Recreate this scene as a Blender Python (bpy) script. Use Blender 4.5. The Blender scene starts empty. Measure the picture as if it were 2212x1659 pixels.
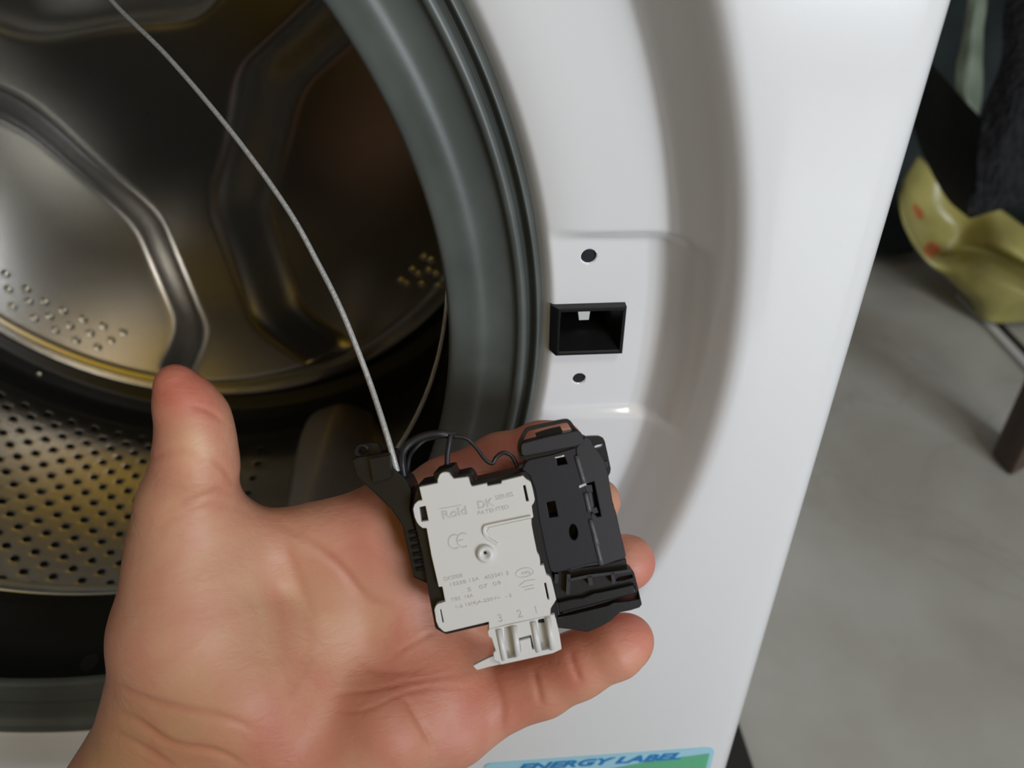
import bpy, bmesh, math, random
import numpy as np
from mathutils import Vector, Matrix
from mathutils.geometry import tessellate_polygon

random.seed(4); RNG = np.random.RandomState(7)
S = bpy.context.scene
COL = S.collection
PI = math.pi
# ------------------------------------------------------------------ camera
W, H, F = 2212.0, 1659.0, 1661.0
CAM = np.array([0.1834, 0.1258, 0.1884])
PITCH, YAW, ROLL = -0.603, -0.0677, 0.0016
def rotm(p, y, r):
    cx, sx, cy, sy, cr, sr = math.cos(p), math.sin(p), math.cos(y), math.sin(y), math.cos(r), math.sin(r)
    Rx = np.array([[1,0,0],[0,cx,-sx],[0,sx,cx]]); Ry = np.array([[cy,0,sy],[0,1,0],[-sy,0,cy]]); Rz = np.array([[cr,-sr,0],[sr,cr,0],[0,0,1]])
    return Ry @ Rx @ Rz
# design frame: x right, y up, z out of the machine.  world frame: X right, Y = -z (into the wall), Z = up
RM = rotm(PITCH, YAW, ROLL)
D2W = np.array([[1,0,0],[0,0,-1],[0,1,0]], float)
def w_(p): return np.asarray(p, float) @ D2W.T
cam = bpy.data.cameras.new('camera'); co = bpy.data.objects.new('camera', cam); COL.objects.link(co)
M4 = np.eye(4); M4[:3,:3] = D2W @ RM; M4[:3,3] = w_(CAM)
co.matrix_world = Matrix(M4.tolist())
cam.sensor_width = 36.0; cam.lens = 36.0*F/W; cam.clip_start = 0.005; cam.clip_end = 30
cam.dof.use_dof = True; cam.dof.focus_distance = 0.228; cam.dof.aperture_fstop = 12.0
S.camera = co
# ------------------------------------------------------------------ world, light, exposure
wd = bpy.data.worlds.new('world'); S.world = wd; wd.use_nodes = True
wd.node_tree.nodes['Background'].inputs[0].default_value = (0.75, 0.8, 0.9, 1)
wd.node_tree.nodes['Background'].inputs[1].default_value = 0.25
def area(name, loc, target, sx, sy, power, col):
    l = bpy.data.lights.new(name, 'AREA'); l.shape = 'RECTANGLE'; l.size = sx; l.size_y = sy; l.energy = power; l.color = col
    o = bpy.data.objects.new(name, l); COL.objects.link(o)
    a, b = Vector(w_(loc)), Vector(w_(target)); o.location = a
    o.rotation_euler = (b-a).to_track_quat('-Z', 'Y').to_euler(); return o
area('window_light', (1.47, 0.40, 2.36), (0.2, 0.0, 0.0), 0.9, 1.1, 62, (0.90, 0.97, 1.06))
area('ceiling_lamp_light', (0.7, 1.9, 1.25), (0.6, 0, 1.1), 0.5, 0.5, 13, (1.0, 0.97, 0.92))
S.view_settings.view_transform = 'Standard'; S.view_settings.look = 'None'; S.view_settings.gamma = 1
S.view_settings.use_curve_mapping = False; S.view_settings.exposure = -0.1
# ------------------------------------------------------------------ unprojection helpers
def P(u, v, d):
    c = np.array([(u-W/2)/F*d, -(v-H/2)/F*d, -d]); return CAM + RM @ c
def ray(u, v): return RM @ np.array([(u-W/2)/F, -(v-H/2)/F, -1.0])
def hitz(u, v, z): r = ray(u, v); return CAM + r*((z-CAM[2])/r[2])
def hity(u, v, y): r = ray(u, v); return CAM + r*((y-CAM[1])/r[1])
def hitc(u, v, R):
    d = ray(u, v); a = d[0]**2+d[1]**2; b = 2*(CAM[0]*d[0]+CAM[1]*d[1]); c = CAM[0]**2+CAM[1]**2-R*R
    return CAM + d*((-b+math.sqrt(b*b-4*a*c))/2/a)
FLOOR = -0.5
# ------------------------------------------------------------------ object helpers
ORG = {}
def thing(name, label, cat, loc, group=None):
    o = bpy.data.objects.new(name, None); COL.objects.link(o); o.location = w_(loc); o.empty_display_size = 0.02
    o['label'] = label; o['category'] = cat
    if group: o['group'] = group
    ORG[o] = np.array(loc, float); return o
def mesh_obj(name, V, Fc, mats, parent=None, smooth=True, org=None, fmat=None, label=None, auto=None):
    V = np.asarray(V, float)
    if parent is not None: o0 = ORG[parent]
    else: o0 = np.array(org if org is not None else V.mean(0), float)
    me = bpy.data.meshes.new(name)
    me.from_pydata(w_(V-o0).tolist(), [], [list(map(int, f)) for f in Fc])
    if not isinstance(mats, (list, tuple)): mats = [mats]
    for m in mats: me.materials.append(m)
    if fmat is not None: me.polygons.foreach_set('material_index', list(fmat))
    me.polygons.foreach_set('use_smooth', [bool(smooth)]*len(me.polygons))
    me.validate(); me.update()
    o = bpy.data.objects.new(name, me); COL.objects.link(o)
    if parent is not None: o.parent = parent
    else: o.location = w_(o0)
    ORG[o] = o0
    if auto is not None and smooth:
        bm = bmesh.new(); bm.from_mesh(me)
        bmesh.ops.recalc_face_normals(bm, faces=bm.faces)
        for e in bm.edges:
            if len(e.link_faces) == 2 and e.calc_face_angle(0) > auto: e.smooth = False
        bm.to_mesh(me); bm.free()
    if label: o['label'] = label
    return o
def tag(o, label, cat, group=None, kind=None):
    if label: o['label'] = label
    if cat: o['category'] = cat
    if group: o['group'] = group
    if kind: o['kind'] = kind
    return o
class MB:
    def __init__(s): s.V = []; s.F = []; s.n = 0; s.M = []
    def add(s, V, Fc, mi=0):
        V = np.asarray(V, float)
        s.V.append(V); s.F += [[i+s.n for i in f] for f in Fc]; s.M += [mi]*len(Fc); s.n += len(V)
    def build(s, name, mats, parent=None, **k):
        return mesh_obj(name, np.concatenate(s.V), s.F, mats, parent, fmat=s.M, **k)
def grid_faces(nu, nv, closed=False, flip=False):
    Fc = []
    for i in range(nu-1):
        for j in range(nv if closed else nv-1):
            a, b = i*nv+j, i*nv+(j+1) % nv
            f = [a, b, b+nv, a+nv]; Fc.append(f[::-1] if flip else f)
    return Fc
def bevel(o, w, seg=2, ang=0.6):
    m = o.modifiers.new('bevel', 'BEVEL'); m.width = w; m.segments = seg; m.limit_method = 'ANGLE'; m.angle_limit = ang
    m.harden_normals = False
    return o
def prism(outer, holes, pt_front, pt_back):
    """polygon (2D px) with holes -> front cap, back cap, walls. pt_*: f(u,v)->3D"""
    loops = [outer] + list(holes)
    flat = [p for l in loops for p in l]
    bm = bmesh.new(); vs = [bm.verts.new((p[0], p[1], 0)) for p in flat]; k = 0
    for l in loops:
        for i in range(len(l)): bm.edges.new((vs[k+i], vs[k+(i+1) % len(l)]))
        k += len(l)
    bm.verts.index_update(); bmesh.ops.triangle_fill(bm, edges=bm.edges[:], use_beauty=True)
    tris = [[v.index for v in f.verts] for f in bm.faces]; bm.free()
    n = len(flat)
    V = [pt_front(*p) for p in flat] + [pt_back(*p) for p in flat]
    Fc = [list(t) for t in tris] + [[i+n for i in t][::-1] for t in tris]
    k = 0
    for l in loops:
        m = len(l)
        for i in range(m):
            a, b = k+i, k+(i+1) % m
            Fc.append([a, b, b+n, a+n])
        k += m
    return V, Fc
def pprism(mb, outer, df, db, holes=(), mi=0, taper=0.0):
    """prism facing the camera: front at depth df, back plate at depth db, walls parallel to the view axis"""
    ax = RM @ np.array([0, 0, -1.0])
    cu = np.mean([p[0] for p in outer]); cv = np.mean([p[1] for p in outer])
    def fr(u, v): return P(cu+(u-cu)*(1-taper), cv+(v-cv)*(1-taper), df)
    def bk(u, v): return P(u, v, df) + ax*(db-df)
    V, Fc = prism(outer, holes, fr, bk); mb.add(V, Fc, mi)
def fix_normals(o):
    bm = bmesh.new(); bm.from_mesh(o.data); bmesh.ops.remove_doubles(bm, verts=bm.verts, dist=1e-7)
    bmesh.ops.recalc_face_normals(bm, faces=bm.faces); bm.to_mesh(o.data); bm.free(); return o
def catmull(pts, n):
    pts = np.asarray(pts, float); out = []
    q = np.vstack([2*pts[0]-pts[1], pts, 2*pts[-1]-pts[-2]])
    for i in range(1, len(q)-2):
        for t in np.linspace(0, 1, n, endpoint=False):
            a, b, c, d = q[i-1], q[i], q[i+1], q[i+2]
            out.append(0.5*((2*b)+(-a+c)*t+(2*a-5*b+4*c-d)*t*t+(-a+3*b-3*c+d)*t**3))
    out.append(q[-2]); return np.array(out)
def tube(mb, pts, r, ns=10, mi=0, smooth_n=0):
    pts = np.asarray(pts, float)
    if smooth_n: pts = catmull(pts, smooth_n)
    n = len(pts); rr = np.broadcast_to(np.asarray(r, float), (n,)) if np.ndim(r) == 0 else np.interp(np.linspace(0,1,n), np.linspace(0,1,len(r)), r)
    T = np.gradient(pts, axis=0); T /= np.linalg.norm(T, axis=1)[:, None]+1e-12
    up = np.array([0.3, 0.5, 0.8]); N = np.cross(T[0], up); N /= np.linalg.norm(N); V = []
    for i in range(n):
        N = N - T[i]*np.dot(N, T[i]); N /= np.linalg.norm(N); B = np.cross(T[i], N)
        for k in range(ns):
            a = 2*PI*k/ns; V.append(pts[i]+rr[i]*(math.cos(a)*N+math.sin(a)*B))
    Fc = grid_faces(n, ns, closed=True)
    Fc.append(list(range(ns))[::-1]); Fc.append([(n-1)*ns+k for k in range(ns)])
    mb.add(V, Fc, mi)
def revolve(prof, n=240, a0=0, a1=2*PI):
    """profile (r,z) about the door axis (design z)"""
    closed = abs(a1-a0-2*PI) < 1e-6
    A = np.linspace(a0, a1, n, endpoint=not closed); V = []
    for r, z in prof:
        for a in A: V.append((r*math.cos(a), r*math.sin(a), z))
    return V, grid_faces(len(prof), n, closed=closed)
# ------------------------------------------------------------------ materials
def mat(name, col, rough=0.5, metal=0.0, spec=0.5, bump=0.0, bscale=200.0, var=0.0, vscale=20.0, col2=None, sss=0.0, coat=0.0, bdist=0.001, stretch=None, detail=3):
    m = bpy.data.materials.new(name); m.use_nodes = True; nt = m.node_tree; b = nt.nodes['Principled BSDF']
    b.inputs['Base Color'].default_value = (*col, 1); b.inputs['Roughness'].default_value = rough
    b.inputs['Metallic'].default_value = metal; b.inputs['Specular IOR Level'].default_value = spec
    if coat: b.inputs['Coat Weight'].default_value = coat; b.inputs['Coat Roughness'].default_value = 0.08
    tc = nt.nodes.new('ShaderNodeTexCoord'); mp = nt.nodes.new('ShaderNodeMapping'); nt.links.new(tc.outputs['Object'], mp.inputs[0])
    if stretch: mp.inputs['Scale'].default_value = stretch
    if var or col2:
        n = nt.nodes.new('ShaderNodeTexNoise'); n.inputs['Scale'].default_value = vscale; n.inputs['Detail'].default_value = detail
        nt.links.new(mp.outputs[0], n.inputs['Vector'])
        r = nt.nodes.new('ShaderNodeValToRGB'); nt.links.new(n.outputs['Fac'], r.inputs[0])
        c2 = col2 if col2 else tuple(min(1, c*(1+var)) for c in col)
        c1 = col if col2 else tuple(c*(1-var) for c in col)
        r.color_ramp.elements[0].position = 0.36; r.color_ramp.elements[1].position = 0.66
        r.color_ramp.elements[0].color = (*c1, 1); r.color_ramp.elements[1].color = (*c2, 1)
        nt.links.new(r.outputs[0], b.inputs['Base Color'])
    if bump:
        n = nt.nodes.new('ShaderNodeTexNoise'); n.inputs['Scale'].default_value = bscale; n.inputs['Detail'].default_value = 4
        nt.links.new(mp.outputs[0], n.inputs['Vector'])
        bp = nt.nodes.new('ShaderNodeBump'); bp.inputs['Strength'].default_value = bump; bp.inputs['Distance'].default_value = bdist
        nt.links.new(n.outputs['Fac'], bp.inputs['Height']); nt.links.new(bp.outputs[0], b.inputs['Normal'])
    if sss:
        b.inputs['Subsurface Weight'].default_value = sss; b.inputs['Subsurface Radius'].default_value = (1.0, 0.35, 0.2)
        b.inputs['Subsurface Scale'].default_value = 0.004
    return m
M = {}
M['white'] = mat('white_enamel', (0.70, 0.70, 0.705), 0.22, coat=0.6, bump=0.05, bscale=600, bdist=0.0002)
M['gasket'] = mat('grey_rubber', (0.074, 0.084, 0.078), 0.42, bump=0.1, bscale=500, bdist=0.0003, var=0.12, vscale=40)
M['fold'] = mat('fold_shade_rubber', (0.007, 0.0075, 0.007), 0.7, spec=0.15, bump=0.1, bscale=300, bdist=0.0003)  # gasket rubber with the shade of the fold put into its colour
M['steel'] = mat('drum_steel', (0.48, 0.47, 0.455), 0.25, metal=1.0, bump=0.04, bscale=60, bdist=0.001)
M['steel_dull'] = mat('drum_wall_steel', (0.80, 0.77, 0.72), 0.24, metal=1.0, bump=0.05, bscale=80, bdist=0.001)
M['rim'] = mat('drum_rim_steel', (0.72, 0.7, 0.62), 0.25, metal=1.0)
M['seam'] = mat('gap_shade_steel', (0.05, 0.05, 0.052), 0.4, metal=0.7)  # steel darkened in colour for the shade in the gap round the back wall
M['tub'] = mat('tub_plastic', (0.012, 0.012, 0.012), 0.7)
M['lifter'] = mat('lifter_steel', (0.36, 0.32, 0.28), 0.45, metal=0.6, var=0.1, vscale=20)
M['black'] = mat('black_plastic', (0.006, 0.006, 0.007), 0.4, spec=0.3, bump=0.12, bscale=900, bdist=0.0002)
M['charcoal'] = mat('charcoal_plastic', (0.010, 0.010, 0.015), 0.5, spec=0.32, bump=0.15, bscale=1500, bdist=0.0001)
M['charcoal2'] = mat('charcoal_plastic_light', (0.015, 0.015, 0.020), 0.48, spec=0.4, bump=0.15, bscale=1500, bdist=0.0001)
M['ridge'] = mat('ridge_highlight', (0.07, 0.07, 0.078), 0.4)  # lightened so the colour carries the light the ridge edge catches
M['void'] = mat('hole_shade', (0.004, 0.004, 0.005), 0.6)  # near-black: the shade inside openings is put into the colour
M['cover'] = mat('pale_grey_plastic', (0.6, 0.59, 0.575), 0.4, bump=0.06, bscale=800, bdist=0.0001)
M['pale'] = mat('pale_catch_plastic', (0.62, 0.63, 0.58), 0.4)
M['wire'] = mat('bright_wire', (0.42, 0.42, 0.41), 0.45, metal=0.35, bump=0.6, bscale=900, bdist=0.0006)
M['spring'] = mat('dark_spring_wire', (0.03, 0.03, 0.032), 0.35, metal=0.5)
M['sticker'] = mat('sticker_blue', (0.33, 0.6, 0.72), 0.3)
M['ink'] = mat('sticker_ink_blue', (0.0, 0.2, 0.52), 0.35)
M['green'] = mat('sticker_green', (0.1, 0.42, 0.22), 0.35)
M['wood'] = mat('dark_wood', (0.035, 0.02, 0.014), 0.5, col2=(0.085, 0.05, 0.035), vscale=30, stretch=(1, 1, 0.08), bump=0.3, bscale=60, bdist=0.001)
M['yellow'] = mat('yellow_film', (0.37, 0.325, 0.10), 0.32, var=0.2, vscale=9, bump=0.25, bscale=30, bdist=0.004)
M['orange'] = mat('orange_print', (0.5, 0.1, 0.04), 0.4, var=0.3, vscale=60)
M['mesh'] = mat('dark_knit', (0.004, 0.004, 0.005), 0.6, spec=0.3, bump=1.0, bscale=330, bdist=0.006, col2=(0.018, 0.018, 0.02), vscale=330)
M['knit'] = mat('coarse_dark_knit', (0.003, 0.003, 0.004), 0.7, spec=0.25, bump=1.0, bscale=150, bdist=0.008, stretch=(1, 1, 0.35), col2=(0.016, 0.016, 0.018), vscale=150)
M['teal'] = mat('dark_teal_cloth', (0.003, 0.010, 0.0095), 0.7, bump=0.4, bscale=120, bdist=0.002, var=0.3, vscale=14)
M['film'] = mat('pale_green_film', (0.22, 0.26, 0.19), 0.4, var=0.2, vscale=14)
M['rubbermat'] = mat('black_mat', (0.02, 0.018, 0.016), 0.7)
M['navy'] = mat('navy_cloth', (0.008, 0.009, 0.013), 0.9, spec=0.15, bump=0.3, bscale=300)
M['wall'] = mat('plaster', (0.3, 0.28, 0.25), 0.8, var=0.06, vscale=3)
M['wall_dark'] = mat('brown_wall', (0.07, 0.055, 0.045), 0.7, var=0.1, vscale=3)
M['ceil'] = mat('ceiling_paint', (0.5, 0.49, 0.47), 0.8)
M['frame'] = mat('window_frame_paint', (0.6, 0.6, 0.6), 0.5)
M['standin'] = mat('yellow_cloth', (0.9, 0.55, 0.03), 0.8)
nt = M['standin'].node_tree; tl = nt.nodes.new('ShaderNodeBsdfTranslucent'); tl.inputs[0].default_value = (1.0, 0.6, 0.025, 1)
ms = nt.nodes.new('ShaderNodeMixShader'); ms.inputs[0].default_value = 0.92; out_ = nt.nodes['Material Output']
nt.links.new(nt.nodes['Principled BSDF'].outputs[0], ms.inputs[1]); nt.links.new(tl.outputs[0], ms.inputs[2]); nt.links.new(ms.outputs[0], out_.inputs[0])
def floor_mat():
    m = mat('floor_stone', (0.40, 0.375, 0.325), 0.38, col2=(0.52, 0.51, 0.465), vscale=5, detail=6, bump=0.05, bscale=40)
    nt = m.node_tree; b = nt.nodes['Principled BSDF']; ramp = [n for n in nt.nodes if n.type == 'VALTORGB'][0]
    tc = [n for n in nt.nodes if n.type == 'TEX_COORD'][0]
    n = nt.nodes.new('ShaderNodeTexNoise'); n.inputs['Scale'].default_value = 2.6; n.inputs['Detail'].default_value = 8; n.inputs['Distortion'].default_value = 1.5
    nt.links.new(tc.outputs['Object'], n.inputs['Vector'])
    r = nt.nodes.new('ShaderNodeValToRGB'); nt.links.new(n.outputs['Fac'], r.inputs[0])
    r.color_ramp.elements[0].position = 0.485; r.color_ramp.elements[0].color = (0, 0, 0, 1)
    e = r.color_ramp.elements.new(0.5); e.color = (1, 1, 1, 1); r.color_ramp.elements[-1].position = 0.515; r.color_ramp.elements[-1].color = (0, 0, 0, 1)
    mx = nt.nodes.new('ShaderNodeMix'); mx.data_type = 'RGBA'; mx.inputs['B'].default_value = (0.3, 0.27, 0.23, 1)
    ml = nt.nodes.new('ShaderNodeMath'); ml.operation = 'MULTIPLY'; ml.inputs[1].default_value = 0.25
    nt.links.new(r.outputs[0], ml.inputs[0]); nt.links.new(ml.outputs[0], mx.inputs['Factor'])
    nt.links.new(ramp.outputs[0], mx.inputs['A']); nt.links.new(mx.outputs['Result'], b.inputs['Base Color'])
    return m
M['floor'] = floor_mat()
def skin_mat():
    m = bpy.data.materials.new('skin'); m.use_nodes = True; nt = m.node_tree; b = nt.nodes['Principled BSDF']
    at = nt.nodes.new('ShaderNodeAttribute'); at.attribute_name = 'tone'
    tc = nt.nodes.new('ShaderNodeTexCoord')
    n = nt.nodes.new('ShaderNodeTexNoise'); n.inputs['Scale'].default_value = 42; n.inputs['Detail'].default_value = 4; n.inputs['Distortion'].default_value = 0.8
    nt.links.new(tc.outputs['Object'], n.inputs['Vector'])
    r = nt.nodes.new('ShaderNodeValToRGB'); nt.links.new(n.outputs['Fac'], r.inputs[0])
    r.color_ramp.elements[0].position = 0.35; r.color_ramp.elements[1].position = 0.68
    r.color_ramp.elements[0].color = (1.06, 1.10, 1.02, 1); r.color_ramp.elements[1].color = (1.0, 0.80, 0.80, 1)
    mx = nt.nodes.new('ShaderNodeMix'); mx.data_type = 'RGBA'; mx.blend_type = 'MULTIPLY'; mx.inputs['Factor'].default_value = 1
    nt.links.new(at.outputs['Color'], mx.inputs['A']); nt.links.new(r.outputs[0], mx.inputs['B']); nt.links.new(mx.outputs['Result'], b.inputs['Base Color'])
    b.inputs['Roughness'].default_value = 0.5; b.inputs['Specular IOR Level'].default_value = 0.4
    b.inputs['Subsurface Weight'].default_value = 0.25; b.inputs['Subsurface Radius'].default_value = (1, 0.3, 0.18); b.inputs['Subsurface Scale'].default_value = 0.004
    w = nt.nodes.new('ShaderNodeTexNoise'); w.inputs['Scale'].default_value = 420; w.inputs['Detail'].default_value = 4; w.inputs['Distortion'].default_value = 1.0
    mp = nt.nodes.new('ShaderNodeMapping'); mp.inputs['Scale'].default_value = (0.5, 1, 1.3); mp.inputs['Rotation'].default_value = (0.2, 0.5, 0.3)
    nt.links.new(tc.outputs['Object'], mp.inputs[0]); nt.links.new(mp.outputs[0], w.inputs['Vector'])
    bp = nt.nodes.new('ShaderNodeBump'); bp.inputs['Strength'].default_value = 0.5; bp.inputs['Distance'].default_value = 0.0004
    nt.links.new(w.outputs['Fac'], bp.inputs['Height']); nt.links.new(bp.outputs[0], b.inputs['Normal'])
    return m
M['skin'] = skin_mat()
M['nail'] = mat('nail', (0.55, 0.33, 0.28), 0.3, coat=0.3)
# ------------------------------------------------------------------ room shell
def box(mb, c0, c1, mi=0):
    (x0, y0, z0), (x1, y1, z1) = c0, c1
    V = [(x0,y0,z0),(x1,y0,z0),(x1,y1,z0),(x0,y1,z0),(x0,y0,z1),(x1,y0,z1),(x1,y1,z1),(x0,y1,z1)]
    mb.add(V, [[0,3,2,1],[4,5,6,7],[0,1,5,4],[1,2,6,5],[2,3,7,6],[3,0,4,7]], mi)
def slab(name, c0, c1, m, **k):
    mb = MB(); box(mb, c0, c1); o = mb.build(name, m, smooth=False, **k); o['kind'] = 'structure'; return o
X0, X1, Z0, Z1, YC = -1.7, 2.1, -1.9, 2.4, 1.95
slab('floor', (X0, FLOOR-0.05, Z0), (X1, FLOOR, Z1), M['floor'])
slab('ceiling', (X0, YC, Z0), (X1, YC+0.05, Z1), M['ceil'])
slab('wall_back', (X0, FLOOR, Z0-0.05), (X1, YC, Z0), M['wall'])
slab('wall_left', (X0-0.05, FLOOR, Z0), (X0, YC, Z1), M['wall_dark'])
slab('wall_right', (X1, FLOOR, Z0), (X1+0.05, YC, Z1), M['wall'])
WX0, WX1, WY0, WY1 = .98, 1.96, -.20, 1.0
mb = MB()
for c0, c1 in (((X0, FLOOR, Z1), (WX0, YC, Z1+.05)), ((WX1, FLOOR, Z1), (X1, YC, Z1+.05)), ((WX0, FLOOR, Z1), (WX1, WY0, Z1+.05)), ((WX0, WY1, Z1), (WX1, YC, Z1+.05))): box(mb, c0, c1)
mb.build('wall_front', M['wall_dark'], smooth=False)['kind'] = 'structure'
mb = MB()
for c0, c1 in (((WX0-.04, WY0-.04, Z1-.03), (WX0+.03, WY1+.04, Z1)), ((WX1-.03, WY0-.04, Z1-.03), (WX1+.04, WY1+.04, Z1)), ((WX0+.03, WY0-.04, Z1-.03), (WX1-.03, WY0+.03, Z1)), ((WX0+.03, WY1-.03, Z1-.03), (WX1-.03, WY1+.04, Z1))): box(mb, c0, c1)
mb.build('window_1', M['frame'], smooth=False)['kind'] = 'structure'
# dark joint in the floor by the yellow bag
a, b = hity(2090, 640, FLOOR), hity(2300, 862, FLOOR); t = (b-a)/np.linalg.norm(b-a); nrm = np.array([t[2], 0, -t[0]])
for k, (off, wd_, hh, mm) in enumerate(((0.0, 0.012, 0.003, M['rubbermat']), (0.02, 0.014, 0.006, M['frame']))):
    mb = MB(); A0, B0 = a+nrm*off*(-1), b+nrm*off*(-1)
    V = [A0, B0, B0+nrm*wd_, A0+nrm*wd_]; V = V + [v+np.array([0, hh, 0]) for v in V]
    mb.add(V, [[0,1,2,3],[4,5,6,7],[0,1,5,4],[1,2,6,5],[2,3,7,6],[3,0,4,7]])
    o = fix_normals(mb.build('trim_%d' % (k+1), mm, smooth=False)); o['kind'] = 'structure'
# ------------------------------------------------------------------ washing machine
wm = thing('washing_machine', 'white front-loading washing machine with its door removed and lock opening exposed', 'washing machine', (0, FLOOR, -0.28))
RP = np.array([.1985, .2035, .2075, .2095, .212, .222, .234, .2435, .2462, .2485, .2520, .2560, .2595, .2618, .2635, .2655, .270])
ZP = np.array([-.036, -.0345, -.0325, -.0290, -.0265, -.0245, -.0237, -.0231, -.0225, -.0203, -.0154, -.0097, -.0047, -.0018, -.0006, -.0001, 0.0])
def pch(x, xp, yp):
    h = np.diff(xp); dl = np.diff(yp)/h; m = np.zeros(len(xp)); m[0] = dl[0]; m[-1] = dl[-1]
    for i in range(1, len(xp)-1):
        if dl[i-1]*dl[i] > 0: m[i] = 2*dl[i-1]*dl[i]/(dl[i-1]+dl[i])
    i = np.clip(np.searchsorted(xp, x)-1, 0, len(h)-1); t = (x-xp[i])/h[i]
    return (2*t**3-3*t*t+1)*yp[i]+(t**3-2*t*t+t)*h[i]*m[i]+(-2*t**3+3*t*t)*yp[i+1]+(t**3-t*t)*h[i]*m[i+1]
def sst(a, b, x): t = np.clip((x-a)/(b-a), 0, 1); return t*t*(3-2*t)
PADZ = -0.0268
def panel_z(r, th):
    z = pch(np.clip(r, RP[0], RP[-1]), RP, ZP)
    y = r*np.sin(th); x = r*np.cos(th)
    m = sst(0.0355, 0.0305, np.abs(y+0.0015)) * (x > 0) * sst(.2575, .2485, r)
    zpad = np.where(r < .2415, PADZ, pch(np.clip(r, .2415, .264), np.array([.2415, .2440, .2462, .2490, .2530, .2570, .264]), np.array([PADZ, PADZ+.0006, -.0250, -.0212, -.0152, -.0090, 0.05])))
    zz = np.minimum(z, zpad) if True else z
    return z*(1-m) + np.where(r < .2085, z, zz)*m
rad = np.concatenate([np.arange(.1985, .2705, .0007)])
ang = np.radians(np.concatenate([np.arange(-12, 12, .15), np.arange(12, 348, 1.0)]))
R_, A_ = np.meshgrid(rad, ang, indexing='ij')
V = np.stack([R_*np.cos(A_), R_*np.sin(A_), panel_z(R_, A_)], -1).reshape(-1, 3)
na = len(ang)
# outer rings: circle -> rectangle -> rounded edge
HX, YT, YB, RB = 0.2917, 0.335, -0.43, 0.0095
def rect_pt(a, hx, yt, yb):
    c, s = math.cos(a), math.sin(a); k = 1e9
    if abs(c) > 1e-9: k = min(k, hx/abs(c))
    if s > 1e-9: k = min(k, yt/s)
    if s < -1e-9: k = min(k, yb/s)
    return k*c, k*s
rings = []
for t in (0.15, 0.4, 0.7, 1.0):
    rings.append([((1-t)*rad[-1]*math.cos(a)+t*rect_pt(a, HX, YT, YB)[0], (1-t)*rad[-1]*math.sin(a)+t*rect_pt(a, HX, YT, YB)[1], 0.0) for a in ang])
for k in range(1, 9):
    e = k/8*PI/2; g = RB*math.sin(e); zz = -RB*(1-math.cos(e))
    rings.append([(*rect_pt(a, HX+g, YT+g, YB-g), zz) for a in ang])
rings.append([(*rect_pt(a, HX+RB, YT+RB, YB-RB), -.045) for a in ang])
V = np.vstack([V] + [np.array(r) for r in rings])
nr = len(rad)+len(rings)
panel = mesh_obj('front_panel', V, grid_faces(nr, na, closed=True), M['white'], wm)
panel = fix_normals(panel)
# cut the latch window and the two screw holes
def cutter(V, Fc):
    return fix_normals(mesh_obj('cut', V, Fc, M['white'], wm))
def cyl_mesh(c, r, z0, z1, n=32):
    V = [(c[0]+r*math.cos(2*PI*i/n), c[1]+r*math.sin(2*PI*i/n), z) for z in (z0, z1) for i in range(n)]
    return V, grid_faces(2, n, closed=True)+[list(range(n))[::-1], list(range(n, 2*n))]
h1, h2 = hitz(1272, 554, PADZ), hitz(1251, 818, PADZ)
LX0, LX1, LY0, LY1 = 0.2103, 0.2343, -0.0092, 0.0076
cuts = [cyl_mesh(h1, .00245, -.06, .02), cyl_mesh(h2, .00225, -.06, .02)]
b_ = MB(); box(b_, (LX0+.001, LY0+.001, -.06), (LX1-.001, LY1-.001, .02)); cuts.append((np.concatenate(b_.V), b_.F))
cobs = []
for Vc, Fcc in cuts:
    c = cutter(Vc, Fcc); cobs.append(c); md = panel.modifiers.new('b', 'BOOLEAN'); md.object = c; md.operation = 'DIFFERENCE'; md.solver = 'EXACT'
bpy.context.view_layer.update()
dg = bpy.context.evaluated_depsgraph_get(); nm = bpy.data.meshes.new_from_object(panel.evaluated_get(dg))
panel.modifiers.clear(); panel.data = nm
for c in cobs: bpy.data.objects.remove(c)
# body shell behind the panel
mb = MB()
for c0, c1 in (((.285, -.47, -.55), (.3012, .3445, -.045)), ((-.3012, -.47, -.55), (-.285, .3445, -.045)), ((-.285, .33, -.55), (.285, .3445, -.045)), ((-.285, -.47, -.55), (.285, .33, -.535)), ((-.285, -.47, -.05), (.285, -.4365, -.02))): box(mb, c0, c1)
mb.build('body', M['white'], wm, smooth=False)
for x, z in ((-.26, -.06), (.26, -.06), (-.26, -.5), (.26, -.5)):
    mb = MB(); V, Fc = revolve([(0.0001, 0), (.018, 0), (.018, .012), (.007, .016), (.007, .03), (.0001, .03)], 20)
    V = [(x+p[0], FLOOR+.008+p[2]*.8, z+p[1]) for p in V]; mb.add(V, Fc); mb.build('foot', M['rubbermat'], wm)
# gasket
gp = [(.178, -.0335), (.1774, -.0318), (.1778, -.0302), (.1792, -.0292), (.183, -.0288), (.187, -.0284), (.1905, -.0290), (.195, -.0284), (.1985, -.0268), (.1998, -.0245), (.2012, -.0238), (.2026, -.0248), (.2031, -.0275), (.2038, -.0290), (.2047, -.0284), (.2052, -.0262), (.2060, -.0250), (.2070, -.0258), (.2076, -.0285), (.2076, -.036), (.200, -.04)]
gp = catmull(gp, 4)
V, Fc = revolve(gp, 360); gk = mesh_obj('door_gasket', V, Fc, M['gasket'], wm, label='grey rubber door gasket lip')
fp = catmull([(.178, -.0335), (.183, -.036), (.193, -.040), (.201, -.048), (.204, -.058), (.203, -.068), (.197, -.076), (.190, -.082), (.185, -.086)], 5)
V, Fc = revolve(fp, 240); mesh_obj('gasket_fold', V, Fc, M['fold'], gk, label='inner fold of the gasket, painted as dark as its shade')
V = []; 
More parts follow.
